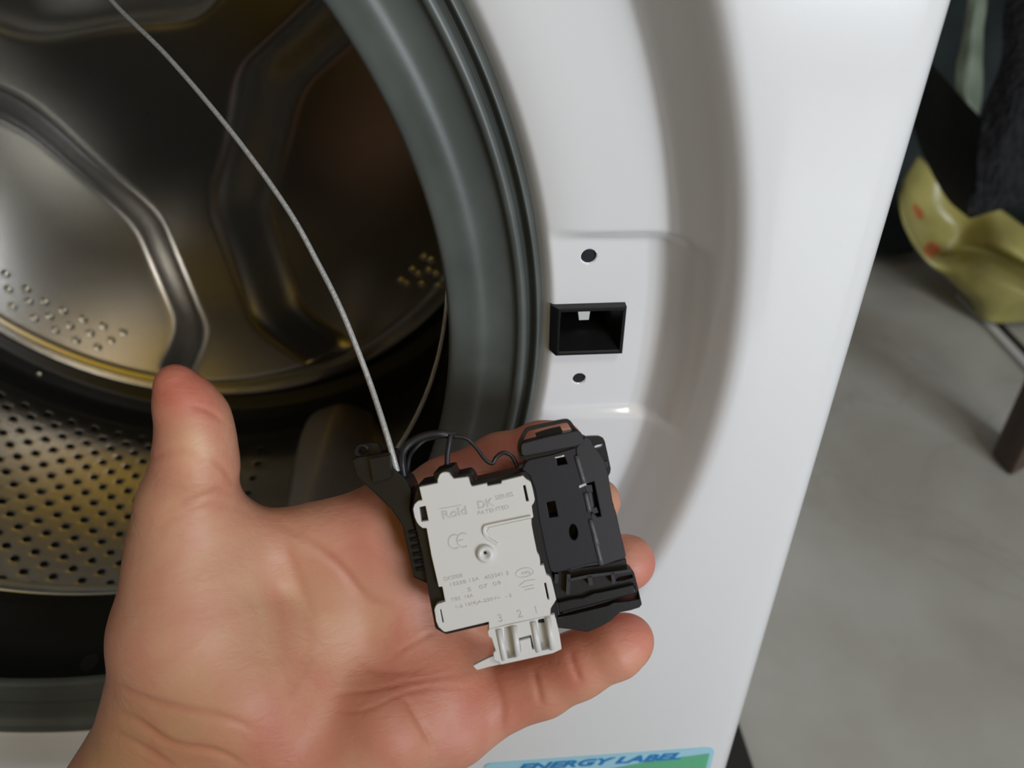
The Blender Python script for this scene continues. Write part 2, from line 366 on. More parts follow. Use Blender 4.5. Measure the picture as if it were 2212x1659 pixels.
mb = MB(); p = hitc(208, 1358, .196); a0 = math.atan2(p[1], p[0])     # drain hole in the fold
for k in range(16):
    q = 2*PI*k/16; V.append((.2035*math.cos(a0+.02*math.cos(q)), .2035*math.sin(a0+.02*math.cos(q)), -.060+.005*math.sin(q)))
mb.add(V, [list(range(16))]); mb.build('drain_hole', M['void'], gk)
# drum
DR, ZB, ZF = .255, -.306, -.088
LIFT = [math.radians(a) for a in (-70, 50, 170)]
nc, dz = 192, .0082; nrow = int((ZF-ZB)/dz); V = []; Fc = []
def add(p): V.append(p); return len(V)-1
def cp(a, z, r=DR): return (r*math.cos(a), r*math.sin(a), z)
cidx = {}
def corner(i, j):
    i %= nc
    if (i, j) not in cidx: cidx[(i, j)] = add(cp(2*PI*i/nc, ZB+j*dz))
    return cidx[(i, j)]
for i in range(nc):
    for j in range(nrow):
        q = [corner(i, j), corner(i+1, j), corner(i+1, j+1), corner(i, j+1)]
        am = 2*PI*(i+.5)/nc; zm = ZB+(j+.5)*dz
        dl = min(abs((am-l+PI) % (2*PI)-PI) for l in LIFT)
        ext = min((am-l+PI) % (2*PI)-PI for l in LIFT if True)
        isrow = any(abs(((am-l+PI) % (2*PI)-PI)+math.radians(16)) < PI/nc for l in LIFT)
        hole = ((i+j) % 2 == 0 and dl > math.radians(22) and 0 < j < nrow-1) or (isrow and j % 2 == 0 and 0 < j < nrow-1)
        if not hole: Fc.append(q); continue
        ring = []
        for k in range(12):
            t = 2*PI*(k+.5)/12-3*PI/4
            ring.append(add(cp(am+.0026/DR*math.cos(t), zm+.0026*math.sin(t), DR+.0004)))
        for s in range(4):
            c0, c1 = q[s], q[(s+1) % 4]; r0 = [ring[(3*s+k) % 12] for k in range(4)]
            Fc += [[c0, r0[1], r0[0]], [c0, c1, r0[2], r0[1]], [c1, r0[3], r0[2]]] if False else [[c0, r0[0], r0[1]], [c0, r0[1], r0[2], c1], [c1, r0[2], r0[3]]]
drum = mesh_obj('drum', V, Fc, M['steel_dull'], wm, label='perforated stainless steel drum wall')
fix_normals(drum)
V, Fc = revolve([(.262, -.09), (.262, -.36), (.0, -.36)], 96); mesh_obj('tub', V, Fc, M['tub'], wm)
# front flange of the drum with rolled lip
V, Fc = revolve(catmull([(.255, -.088), (.235, -.086), (.21, -.0855), (.190, -.0865), (.1815, -.0885), (.1785, -.0875), (.1768, -.0845), (.1762, -.0815), (.1770, -.0795), (.1785, -.0800), (.180, -.082), (.20, -.082), (.255, -.083)], 4), 300)
mesh_obj('drum_rim', V, Fc, M['rim'], drum, label='bright rolled front rim of the drum')
# back wall with three-armed embossed star
ARM = [math.radians(a) for a in (-83, 37, 157)]
def smin(a, b, k): h = np.clip(.5+.5*(b-a)/k, 0, 1); return b*(1-h)+a*h-k*h*(1-h)
def back_z(r, th):
    x, y = r*np.cos(th), r*np.sin(th)
    inside = np.full(np.shape(r), .2)     # >0 inside the pocket between two arms
    for a in ARM:
        al = x*math.cos(a)+y*math.sin(a); pe = np.abs(-x*math.sin(a)+y*math.cos(a))
        wv = .0165 + .050*sst(.14, .225, al) + .012*sst(.075, .0, al)
        pe = np.hypot(pe, np.minimum(al, 0)); inside = smin(inside, pe-wv, .042)
    arm = 1-sst(-.004, .032, inside)
    z = -.3135 + .025*arm*(1-sst(.190, .2090, r))
    z = z + np.interp(r, [.205, .2075, .2115, .2175, .2215, .2235, .228, .238, .247, .2525, .2551], [0, .0006, .0030, .0030, .0008, -.0085, -.0185, -.0225, -.0175, -.0085, .0075])
    return z
rb = np.concatenate([np.linspace(.0005, .2, 90), np.linspace(.2013, .2551, 60)]); ab = np.linspace(0, 2*PI, 480, endpoint=False)
R_, A_ = np.meshgrid(rb, ab, indexing='ij')
V = np.stack([R_*np.cos(A_), R_*np.sin(A_), back_z(R_, A_)], -1).reshape(-1, 3)
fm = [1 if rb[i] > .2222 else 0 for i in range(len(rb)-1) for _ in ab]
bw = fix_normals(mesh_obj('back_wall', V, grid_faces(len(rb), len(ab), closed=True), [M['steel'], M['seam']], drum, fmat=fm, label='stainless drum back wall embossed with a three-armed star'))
# small raised dimples on the back wall
bm = bmesh.new(); bmesh.ops.create_uvsphere(bm, u_segments=12, v_segments=6, radius=.0033)
for v in bm.verts: v.co.y *= .55
dm = bpy.data.meshes.new('dimple'); bm.to_mesh(dm); bm.free(); dm.materials.append(M['rim'])
for p in dm.polygons: p.use_smooth = True
dpx = [(12,592),(18,625),(27,662),(57,625),(62,652),(74,688),(97,652),(107,684),(137,672),(119,714),(151,704),(180,690),(165,735),(195,720),(223,705),(211,750),(240,735),(266,718)]
dpx += [(918,556),(933,562),(893,583),(905,592),(928,584),(944,592),(868,606),(878,612),(912,614),(948,618)]
dpx += [(10,770),(36,777),(38,790),(67,798),(91,800),(97,818),(121,822),(143,824),(155,840),(181,843)]
for i, (u, v) in enumerate(dpx):
    z = -.3135 if i < 28 else -.33
    for _ in range(3):
        p = hitz(u, v, z); z = float(back_z(np.hypot(p[0], p[1]), math.atan2(p[1], p[0])))
    if np.hypot(p[0], p[1]) > .252: continue
    o = bpy.data.objects.new('dimple', dm); COL.objects.link(o); o.parent = drum; o.location = w_(np.array([p[0], p[1], z])-ORG[drum])
# lifters
for li, la in enumerate(LIFT):
    nu, nv = 40, 36; V = []
    for i in range(nu):
        for j in range(nv):
            s = i/(nu-1); t = j/(nv-1)*2-1
            z = -.300+s*.205; wdt = .026*(0.75+.25*math.sin(PI*min(1, s*1.6+.1)))
            env = (1-abs(2*s-1)**5)**.6 if 0 < s < 1 else 0
            prof = (1-abs(t)**4)**.9 if abs(t) < 1 else 0
            h = .038*env*prof
            V.append(cp(la+t*wdt/DR*1.0, z, DR-h+.0005))
    fix_normals(mesh_obj('lifter', V, grid_faces(nu, nv), M['lifter'], drum))
# latch housing in the pad
mb = MB()
ox = [(LX0, LY0), (LX1-.0006, LY0), (LX1, LY1), (LX0, LY1)]
def ringv(ins, z, sh=(0, 0)): return [(LX0+ins+sh[0], LY0+ins+sh[1], z), (LX1-ins+sh[0], LY0+ins+sh[1], z), (LX1-ins+sh[0], LY1-ins+sh[1], z), (LX0+ins+sh[0], LY1-ins+sh[1], z)]
def lean(q, l, b_): return [(q[0][0]+l, q[0][1]-b_, q[0][2]), (q[1][0], q[1][1]-b_, q[1][2]), q[2], (q[3][0]+l, q[3][1], q[3][2])]
rs = [ringv(0, PADZ-.001), ringv(0, PADZ+.0004), lean(ringv(0, PADZ+.0030), .0019, .0008), lean(ringv(.0003, PADZ+.0034), .0019, .0008), lean(ringv(.0011, PADZ+.0034), .0017, .0008), lean(ringv(.0013, PADZ+.0029), .0017, .0006), ringv(.0033, PADZ-.004), ringv(.0036, PADZ-.014), ringv(.004, PADZ-.03)]
V = [p for r in rs for p in r]; Fc = grid_faces(len(rs), 4, closed=True)+[[len(V)-4+k for k in range(4)]]
mb.add(V, Fc[:24]); mb.add(V, Fc[24:], 1); lh = mb.build('latch_housing', [M['black'], M['void']], wm, smooth=False, label='black plastic latch opening in the pad'); fix_normals(lh)
pc = hitz(1260, 679, PADZ-.009)
mb = MB(); x, y, z = pc; V = [(x-.0024, LY1-.0034, z), (x+.0026, LY1-.0034, z), (x+.0018, y-.0016, z+.001), (x-.0015, y-.0016, z+.001)]; V += [(a_, b__, c_-.006) for a_, b__, c_ in V]
mb.add(V, [[0,1,2,3],[4,5,6,7],[0,1,5,4],[1,2,6,5],[2,3,7,6],[3,0,4,7]]); fix_normals(mb.build('catch', M['pale'], lh, smooth=False, label='pale plastic catch inside the latch opening'))
for h, r in ((h1, .00235), (h2, .00215)):
    V, Fc = revolve([(.0001, PADZ-.0009), (r*.8, PADZ-.0009), (r+.0006, PADZ-.0010), (r+.0006, PADZ-.006)], 28)
    mesh_obj('screw_hole', [(p[0]+h[0], p[1]+h[1], p[2]) for p in V], Fc, M['charcoal'], wm)
# energy sticker
s0, s1 = hitz(1045, 1648, 0), hitz(1545, 1612, 0)
ex = s1-s0; L = np.linalg.norm(ex); ex /= L; ey = np.array([-ex[1], ex[0], 0])
def st(x, y, z=.0004): return s0+ex*x+ey*y+np.array([0, 0, z])
mb = MB(); V = []; Fc = []
rc = .004
out = []
for cx_, cy_, a0 in ((L-rc, -rc, 0), (rc, -rc, 90), (rc, -.09+rc, 180), (L-rc, -.09+rc, 270)):
    for k in range(5): t = math.radians(a0+22.5*k); out.append((cx_+rc*math.cos(t), cy_+rc*math.sin(t)))
V = [st(*p, .0004) for p in out]+[st(*p, -.0001) for p in out]; n = len(out)
mb.add(V, [list(range(n))]+[[i, (i+1) % n, n+(i+1) % n, n+i] for i in range(n)])
stk = fix_normals(mb.build('energy_sticker', M['sticker'], wm, smooth=False, label='light blue energy sticker with blue lettering'))
mb = MB(); V = [st(L*.70, -.0085, .00055), st(L*.98, -.005, .00055), st(L*.98, -.085, .00055), st(L*.1, -.085, .00055), st(L*.1, -.03, .00055), st(L*.5, -.013, .00055)]
mb.add(V, [list(range(6))]); mb.build('green_field', M['green'], stk, smooth=False)
TXT = []
def text(s, org, xa, ya, size, m, parent, depth=.0001, name='lettering', shear=0, bold=0, sx=1.0, align='LEFT'):
    cu = bpy.data.curves.new(name, 'FONT'); cu.body = s; cu.size = 1; cu.extrude = 0; cu.shear = shear; cu.offset = bold; cu.align_x = align; cu.resolution_u = 3
    o = bpy.data.objects.new(name, cu); COL.objects.link(o); bpy.context.view_layer.update()
    me = bpy.data.meshes.new_from_object(o.evaluated_get(bpy.context.evaluated_depsgraph_get())); bpy.data.objects.remove(o)
    V = np.array([v.co[:] for v in me.vertices]); Fc = [list(p.vertices) for p in me.polygons]; bpy.data.meshes.remove(me)
    xa = np.array(xa, float); ya = np.array(ya, float); za = np.cross(xa, ya); za /= np.linalg.norm(za)
    top = org + np.outer(V[:, 0]*size*sx, xa) + np.outer(V[:, 1]*size, ya) + za*depth
    # raised lettering: side walls from boundary edges
    cnt = {}
    for f in Fc:
        for i in range(len(f)):
            e = (f[i], f[(i+1) % len(f)]); cnt[e] = 1
    bd = [e for e in cnt if (e[1], e[0]) not in cnt]; n = len(V)
    allV = np.vstack([top, top - za*depth*2]); allF = Fc + [[a, a+n, b+n, b] for a, b in bd]
    return mesh_obj(name, allV, allF, m, parent, smooth=False)
text('ENERGY LABEL', st(L*.14, -.0075, .0006), ex, ey, .0072, M['ink'], stk, .00008, shear=.35, bold=.03, sx=1.55)
# ------------------------------------------------------------------ anti-vibration mat under the machine
m0, m1 = hity(1592, 1560, FLOOR+.008), hity(1637, 1659, FLOOR+.008)
mb = MB(); box(mb, (-.33, FLOOR, -.58), (float(m0[0]+m1[0])/2, FLOOR+.008, -.02))
tag(bevel(mb.build('floor_mat', M['rubbermat'], smooth=False), .003), 'thin black rubber mat on the floor under the washing machine', 'mat')
# ------------------------------------------------------------------ hand
def cs(u, v, d): return np.array([(u-W/2)/F*d, -(v-H/2)/F*d, -d])*1000.0
def seg(G, a, b, ra, rb_):
    ab_ = b-a; L2 = float(ab_ @ ab_); t = np.clip(((G-a) @ ab_)/max(L2, 1e-9), 0, 1)
    return np.linalg.norm(G-a-t[..., None]*ab_, axis=-1) - (ra+(rb_-ra)*t)
def chain(nodes):
    out = []
    for (u, v, d, r), (u2, v2, d2, r2) in zip(nodes[:-1], nodes[1:]):
        out.append((cs(u, v, d), cs(u2, v2, d2), r*d/F*1000, r2*d2/F*1000))
    return out
PALM = [
    chain([(560,1470,.228,130), (830,1165,.236,92)]), chain([(600,1500,.229,135), (870,1260,.239,92)]),
    chain([(640,1540,.230,135), (900,1375,.240,92)]), chain([(690,1600,.231,125), (930,1500,.238,95)]),
    chain([(700,1680,.230,130), (945,1545,.232,92)]),
    chain([(480,1620,.229,150), (120,2150,.236,175)]), chain([(660,1700,.231,150), (330,2280,.238,180)]),
    chain([(420,1180,.222,122), (432,1330,.219,160), (520,1470,.221,175), (640,1600,.226,140)]),
    chain([(840,1560,.222,120), (700,1720,.225,130)]),
    chain([(425,1400,.223,168), (410,1530,.226,166), (340,1680,.229,162), (170,1890,.233,168)]),
    chain([(830,1165,.236,92), (870,1260,.239,92), (905,1375,.240,90), (950,1500,.237,88)]),
    chain([(560,1180,.224,80), (700,1165,.228,75), (810,1140,.229,78)]),
    chain([(860,1130,.230,70), (900,1350,.234,80), (960,1470,.228,78), (985,1560,.228,84)]),
]
PALM.append(chain([(930,1430,.240,85), (1035,1405,.243,72)]))
THUMB = chain([(377,826,.204,38), (396,862,.205,57), (418,905,.207,70), (424,955,.208,75), (422,1010,.209,84), (408,1090,.213,100), (420,1190,.217,125)])
INDEX = chain([(830,1140,.234,76), (960,1058,.240,66), (1080,1000,.242,61), (1170,968,.240,55), (1212,956,.239,47)])
MIDDLE = chain([(870,1240,.239,72), (1040,1165,.240,66), (1180,1120,.238,58), (1270,1090,.235,52), (1292,1082,.234,48)])
RING = chain([(910,1360,.239,72), (1060,1290,.239,66), (1220,1250,.238,60), (1325,1222,.233,60), (1357,1214,.231,58)])
PINKY = chain([(960,1530,.230,84), (1045,1520,.232,76), (1110,1490,.232,72), (1170,1478,.230,66), (1245,1437,.228,67), (1330,1397,.226,63), (1358,1382,.226,54)])
vox = 0.62
lo = np.array([-165., -205., -262.]); hi = np.array([62., 24., -190.])
nx, ny, nz = [int(v) for v in np.ceil((hi-lo)/vox)]
gx, gy, gz = [np.arange(n)*vox+l for n, l in zip((nx, ny, nz), lo)]
field = np.full((nx, ny, nz), 50.0, np.float32)
def blend(dst, segs, kin, kout):
    pts = np.array([s[0] for s in segs]+[s[1] for s in segs]); mr = max(max(s[2], s[3]) for s in segs)+10
    a, b = pts.min(0)-mr, pts.max(0)+mr
    sl = tuple(slice(max(0, int((a[i]-lo[i])/vox)), min(n, int((b[i]-lo[i])/vox)+2)) for i, n in enumerate((nx, ny, nz)))
    G = np.stack(np.meshgrid(gx[sl[0]], gy[sl[1]], gz[sl[2]], indexing='ij'), -1).astype(np.float32)
    s_ = None
    for sg in segs:
        d = seg(G, sg[0].astype(np.float32), sg[1].astype(np.float32), sg[2], sg[3])
        s_ = d if s_ is None else smin(s_, d, kin)
    dst[sl] = smin(dst[sl], s_, kout)
for c in PALM: blend(field, c, 5, 9)
blend(field, THUMB, 4, 9)
for c in (INDEX, MIDDLE, RING, PINKY): blend(field, c, 3.5, 3.5)
def surface_nets(f, lo, h):
    ins = f < 0; n0, n1, n2 = f.shape
    cnt = np.zeros((n0-1, n1-1, n2-1), np.int8); acc = np.zeros((n0-1, n1-1, n2-1, 3), np.float32); ne = np.zeros((n0-1, n1-1, n2-1), np.float32)
    for dx in (0, 1):
        for dy in (0, 1):
            for dz_ in (0, 1): cnt += ins[dx:n0-1+dx, dy:n1-1+dy, dz_:n2-1+dz_]
    act = (cnt > 0) & (cnt < 8); idx = np.argwhere(act)
    I, J, K = idx.T; acc = np.zeros((len(idx), 3)); ne = np.zeros(len(idx))
    cor = [(0,0,0),(1,0,0),(0,1,0),(1,1,0),(0,0,1),(1,0,1),(0,1,1),(1,1,1)]
    for a in range(8):
        for b in range(a+1, 8):
            ca, cb = np.array(cor[a]), np.array(cor[b])
            if np.abs(ca-cb).sum() != 1: continue
            fa = f[I+ca[0], J+ca[1], K+ca[2]].astype(float); fb = f[I+cb[0], J+cb[1], K+cb[2]].astype(float)
            m = (fa < 0) != (fb < 0); t = np.where(m, fa/np.where(m, fa-fb, 1), 0)
            acc += m[:, None]*(ca+t[:, None]*(cb-ca)); ne += m
    V = (idx+acc/ne[:, None])*h+lo
    vid = -np.ones(act.shape, np.int64); vid[I, J, K] = np.arange(len(idx)); Fc = []
    for ax in range(3):
        o1, o2 = [(1, 2), (2, 0), (0, 1)][ax]
        sl0 = [slice(1, -1)]*3; sl0[ax] = slice(0, -1); sl1 = list(sl0); sl1[ax] = slice(1, None)
        A = ins[tuple(sl0)]; B = ins[tuple(sl1)]; ch = np.argwhere(A != B)
        off = np.array([1, 1, 1]); off[ax] = 0; base = ch+off
        e1 = np.zeros(3, int); e1[o1] = 1; e2 = np.zeros(3, int); e2[o2] = 1
        q = [vid[tuple((base-s).T)] for s in (e1+e2, e2, 0*e1, e1)]
        q = np.stack(q, 1); inn = A[tuple(ch.T)]
        q[~inn] = q[~inn][:, ::-1]; Fc.append(q)
    Fc = np.concatenate(Fc); Fc = Fc[(Fc >= 0).all(1)]
    return V, Fc
HV, HF = surface_nets(field, lo, vox)
# normals from the field gradient
gr = np.stack(np.gradient(field, vox), -1)
ii = np.clip(((HV-lo)/vox).round().astype(int), 0, np.array(field.shape)-1); NN = gr[ii[:, 0], ii[:, 1], ii[:, 2]]; NN /= np.linalg.norm(NN, axis=1)[:, None]+1e-9
# pixel coordinates of each vertex, used to lay creases on the palm side
HU = HV[:, 0]/-HV[:, 2]*F+W/2; HVv = -HV[:, 1]/-HV[:, 2]*F+H/2
frontf = np.clip(NN[:, 2]*2, 0, 1)
def pl_dist(pts):
    pts = catmull(pts, 6); best = np.full(len(HV), 1e9); par = np.zeros(len(HV)); ns_ = len(pts)-1
    for k, (a, b) in enumerate(zip(pts[:-1], pts[1:])):
        ab_ = b-a; t = np.clip(((HU-a[0])*ab_[0]+(HVv-a[1])*ab_[1])/(ab_ @ ab_), 0, 1)
        d = np.hypot(HU-a[0]-t*ab_[0], HVv-a[1]-t*ab_[1]); m = d < best; best[m] = d[m]; par[m] = (k+t[m])/ns_
    return best, np.clip(5*par*(1-par), 0, 1)
CR = [([(238,1470),(300,1505),(390,1530),(480,1548),(560,1580)], .7, 8), ([(232,1525),(300,1560),(370,1605),(470,1625),(540,1660)], .8, 8), ([(215,1560),(300,1610),(380,1659)], .6, 8),
      ([(405,880),(430,880),(460,893),(490,918)], .45, 6), ([(450,985),(490,1020),(514,1060)], .4, 7), ([(345,1110),(410,1085),(470,1062),(515,1070)], .5, 8), ([(300,1000),(380,975),(450,995)], .3, 8),
      ([(575,1112),(660,1165),(735,1225),(790,1290),(850,1310)], .6, 10), ([(575,1108),(620,1190),(660,1300),(680,1380),(650,1440),(610,1520)], .4, 14),
      ([(690,1395),(660,1450),(625,1510)], .4, 9), ([(870,1500),(900,1550),(945,1630)], .6, 8), ([(700,1500),(800,1490),(900,1470),(1040,1450)], .25, 6), ([(700,1530),(780,1535),(900,1490),(1030,1487)], .25, 5),
      ([(1148,1436),(1160,1480),(1172,1530)], .55, 7), ([(1228,1400),(1240,1440),(1256,1478)], .5, 7), ([(840,1420),(900,1385),(945,1362)], .35, 5), ([(1060,1450),(1085,1520),(1080,1590)], .4, 10),
      ([(480,1400),(600,1420),(700,1400)], .15, 20), ([(330,1150),(380,1120),(480,1090),(560,1120)], .3, 9), ([(760,1400),(820,1450),(1000,1440)], .2, 8)]
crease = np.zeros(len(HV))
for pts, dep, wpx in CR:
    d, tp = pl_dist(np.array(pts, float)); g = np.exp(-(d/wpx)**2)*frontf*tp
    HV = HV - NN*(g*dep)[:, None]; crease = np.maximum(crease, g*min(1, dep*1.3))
# colour tone per vertex
tone = np.tile(np.array([0.52, 0.285, 0.195]), (len(HV), 1))
def tint(u, v, ru, rv, c, k):
    global tone
    g = np.exp(-((HU-u)/ru)**2-((HVv-v)/rv)**2)*k; tone = tone*(1-g[:, None])+np.array(c)*g[:, None]
red = (0.50, 0.165, 0.12); pink = (0.57, 0.27, 0.22); tan_ = (0.47, 0.27, 0.155)
tint(380, 850, 90, 70, red, .8); tint(560, 1110, 90, 60, red, .3); tint(800, 1120, 120, 100, pink, .6); tint(850, 1250, 90, 120, pink, .7)
tint(940, 1450, 120, 90, red, .55); tint(1380, 1220, 60, 90, pink, .8); tint(1370, 1380, 90, 80, (0.60, 0.27, 0.21), .9); tint(1250, 1430, 60, 60, red, .6); tint(1100, 1490, 70, 80, red, .4)
tint(1000, 1600, 100, 80, pink, .5); tint(450, 1290, 190, 170, (0.56, 0.36, 0.26), .8); tint(420, 980, 50, 50, (0.62, 0.42, 0.28), .8); tint(300, 1640, 220, 110, tan_, .9); tint(620, 1600, 150, 120, red, .3); tint(680, 1350, 120, 120, (0.56, 0.35, 0.23), .5)
tint(1080, 990, 240, 80, (0.32, 0.10, 0.08), .85); tint(770, 1200, 60, 100, red, .25)  # dark red puts the index finger's shade behind the lock into the tone
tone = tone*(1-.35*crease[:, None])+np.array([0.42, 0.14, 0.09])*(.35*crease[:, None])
tone = tone*np.array([.95, .88, .84])
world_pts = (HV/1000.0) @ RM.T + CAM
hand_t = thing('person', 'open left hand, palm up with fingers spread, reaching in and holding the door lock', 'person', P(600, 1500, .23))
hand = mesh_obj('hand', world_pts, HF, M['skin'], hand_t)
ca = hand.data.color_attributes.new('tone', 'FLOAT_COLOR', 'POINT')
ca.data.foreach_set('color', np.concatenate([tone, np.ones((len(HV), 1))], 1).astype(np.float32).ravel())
bm = bmesh.new(); bm.from_mesh(hand.data)
bmesh.ops.smooth_vert(bm, verts=bm.verts, factor=0.5, use_axis_x=True, use_axis_y=True, use_axis_z=True); bm.to_mesh(hand.data); bm.free()
# thumbnail, on the far left side of the thumb
mb = MB(); V = []; n1, n2 = 9, 9
for i in range(n1):
    for j in range(n2):
        s, t = i/(n1-1)*2-1, j/(n2-1)*2-1
        V.append(P(337+7*s*s+3*s, 850+36*s, .2095+.0055*t)+RM @ np.array([-.0006*(1-t*t), 0, 0]))
mb.add(V, grid_faces(n1, n2)); nl = mb.build('thumbnail', M['nail'], hand)
nl.modifiers.new('s', 'SOLIDIFY').thickness = .0005
# ------------------------------------------------------------------ door lock held in the hand
lk = thing('door_lock', 'pale grey and black plastic door lock lying across the fingers of the hand', 'door lock', P(1060, 1180, .215))
def A5(zx, zy): return (880+zx/5.925, 1000+zy/5.925)
def B5(zx, zy): return (900+zx/6.32, 1200+zy/6.32)
def C5(zx, zy): return (1090+zx/5.72, 890+zy/5.72)
def D5(zx, zy): return (1130+zx/6.637, 1150+zy/6.637)
WO = [A5(*p) for p in ((150,310),(385,260),(385,210),(410,150),(440,128),(470,120),(505,120),(530,128),(560,170),(590,205),(770,180),(785,200),(800,260),(812,288),(830,303),(1015,262),(1025,300),(1200,265),(1205,232),(1480,165),(1500,190),(1530,215),(1560,230),(1580,250),(1605,340),(1630,470),(1618,510),(1590,550),(1600,620),(1612,690),(1580,720),(1590,800),(1620,960),(1660,1150),(1690,1200),(1700,1270))]
WO += [B5(*p) for p in ((1680,140),(1735,130),(1770,265),(1810,285),(1835,315),(1870,450),(1905,600),(1870,660),(1830,720),(1825,815),(1230,940),(985,1005),(985,905),(400,1045),(370,1040),(300,980),(265,900),(240,740),(258,690),(290,660),(390,630),(350,425),(300,430),(200,0))]
WO += [A5(*p) for p in ((245,835),(195,835),(150,800),(120,760),(90,690),(72,590),(90,530),(130,490),(190,475))]
SL = [[A5(*p) for p in ((145,568),(232,550),(270,740),(176,756))], [A5(*p) for p in ((1478,290),(1510,283),(1555,488),(1520,497))], [B5(*p) for p in ((1738,378),(1765,370),(1812,600),(1785,604))], [B5(*p) for p in ((315,737),(332,733),(370,910),(350,918))]]
DW = .1985
# recessed groove shape on the cover: thin dark gap built as a cut slot around a tongue
mb = MB(); pprism(mb, WO, DW, DW+.0035, holes=SL)
cov = fix_normals(mb.build('cover', M['cover'], lk, auto=.6, label='pale grey snap-on cover with raised lettering')); bevel(cov, .00028, 2, .5)
def bar2(mb, pts, wpx, df, db, mi=0):
    pts = np.array(pts, float); T = np.gradient(pts, axis=0); T /= np.linalg.norm(T, axis=1)[:, None]; N = np.stack([-T[:, 1], T[:, 0]], 1)
    poly = [tuple(p) for p in pts+N*wpx/2]+[tuple(p) for p in (pts-N*wpx/2)[::-1]]
    pprism(mb, poly, df, db, mi=mi)
# tongue: slightly proud plate whose edge throws the dark line
TG = [A5(*p) for p in ((1560,683),(1300,735),(1040,792),(985,810),(962,850),(985,915),(1060,975),(1155,1035),(1165,1010),(1560,930))]
mb = MB(); bar2(mb, catmull([A5(*p) for p in ((1585,690),(1300,748),(1030,805),(985,835),(980,890),(1020,955),(1155,1042))], 5), 4.0, DW-.0007, DW+.001)
pprism(mb, [A5(*p) for p in ((1590,800),(1590,925),(1160,1020),(1060,940),(1020,880),(1045,830),(1585,710))], DW-.0002, DW+.001)
fix_normals(mb.build('snap_tongue', M['cover'], cov, auto=.5))
# round boss with screw recess
cb = P(*A5(1000, 1158), DW); xa, ya, za = RM[:, 0], RM[:, 1], RM[:, 2]
V = []; prof = [(.0024, 0), (.0022, .0009), (.0017, .0013), (.0011, .0012), (.0007, .0006), (.0002, .0003)]
for r, h in prof:
    for k in range(28): t = 2*PI*k/28; V.append(cb+xa*r*math.cos(t)+ya*r*math.sin(t)+za*h)
Fc = grid_faces(len(prof), 28, closed=True)+[[5*28+k for k in range(28)]]
mb = MB(); mb.add(V, Fc); bs = fix_normals(mb.build('boss', M['cover'], cov))
mb = MB(); pprism(mb, [A5(*p) for p in ((975,1135),(1010,1120),(1020,1165),(985,1175))], DW-.0007, DW-.0002); fix_normals(mb.build('screw_mark', M['spring'], cov, smooth=False))
# lettering on the cover
AN = math.radians(12.5); tx = xa*math.cos(AN)+ya*math.sin(AN); ty = -xa*math.sin(AN)+ya*math.cos(AN)
M['emboss'] = mat('raised_lettering', (0.5, 0.49, 0.475), 0.45)
px = DW/F
def lt(s, u, v, hpx, bold=0, sx=1.0, m='emboss'): text(s, P(u, v, DW), tx, ty, hpx*px/.7, M[m], cov, .00014, bold=bold, sx=sx)
lt('Rold', *A5(450, 722), 17, .02, 1.25); lt('DK', *A5(905, 590), 16, .02, 1.1); lt('SERIES', *A5(1130, 475), 9, 0, 1.15); lt('PATENTED', *A5(905, 670), 8, 0, 1.25)
lt('DKS008', *B5(375, 350), 8, 0, 1.1); lt('403341 3', *B5(935, 330), 8, 0, 1.25)
lt('1323B 13A', *B5(450, 425), 7, 0, 1.5); lt('5   07  09', *B5(700, 495), 8, 0, 1.7); lt('T85  16A', *B5(480, 630), 7, 0, 1.3); lt('1-2 16(4)A-250V~', *B5(530, 728), 7, 0, 1.35); lt('- 2', *B5(1220, 580), 7, 0, 1.3)
lt('3', *B5(1120, 915), 17); lt('2', *B5(1385, 855), 17); lt('1', *B5(1610, 790), 15)
lt('IMQ', *B5(1440, 265), 6, 0, 1.2)
mb = MB()
for cx_, cy_ in ((590, 1010), (700, 990)):     # CE mark
    pts = [A5(cx_+78*math.cos(t)*1.05+20, cy_+90*math.sin(t)) for t in np.linspace(math.radians(55), math.radians(300), 14)]
    bar2(mb, pts, 2.6, DW-.00014, DW+.0002)
bar2(mb, [A5(650, 1000), A5(715, 985)], 2.4, DW-.00014, DW+.0002)
t_ = np.linspace(0, 2*PI, 29); bar2(mb, [B5(1475+120*math.cos(t), 235+62*math.sin(t)-18*math.cos(t)) for t in t_], 1.4, DW-.00012, DW+.0002)
bar2(mb, [B5(1400, 420), B5(1480, 350), B5(1620, 330)], 1.4, DW-.00012, DW+.0002); bar2(mb, [B5(1440, 440), B5(1600, 400)], 1.4, DW-.00012, DW+.0002); bar2(mb, [B5(1480, 475), B5(1610, 445)], 1.4, DW-.00012, DW+.0002)
bar2(mb, [A5(410, 592), A5(690, 540)], 1.6, DW-.0001, DW+.0002)
fix_normals(mb.build('certification_marks', M['emboss'], cov, smooth=False))
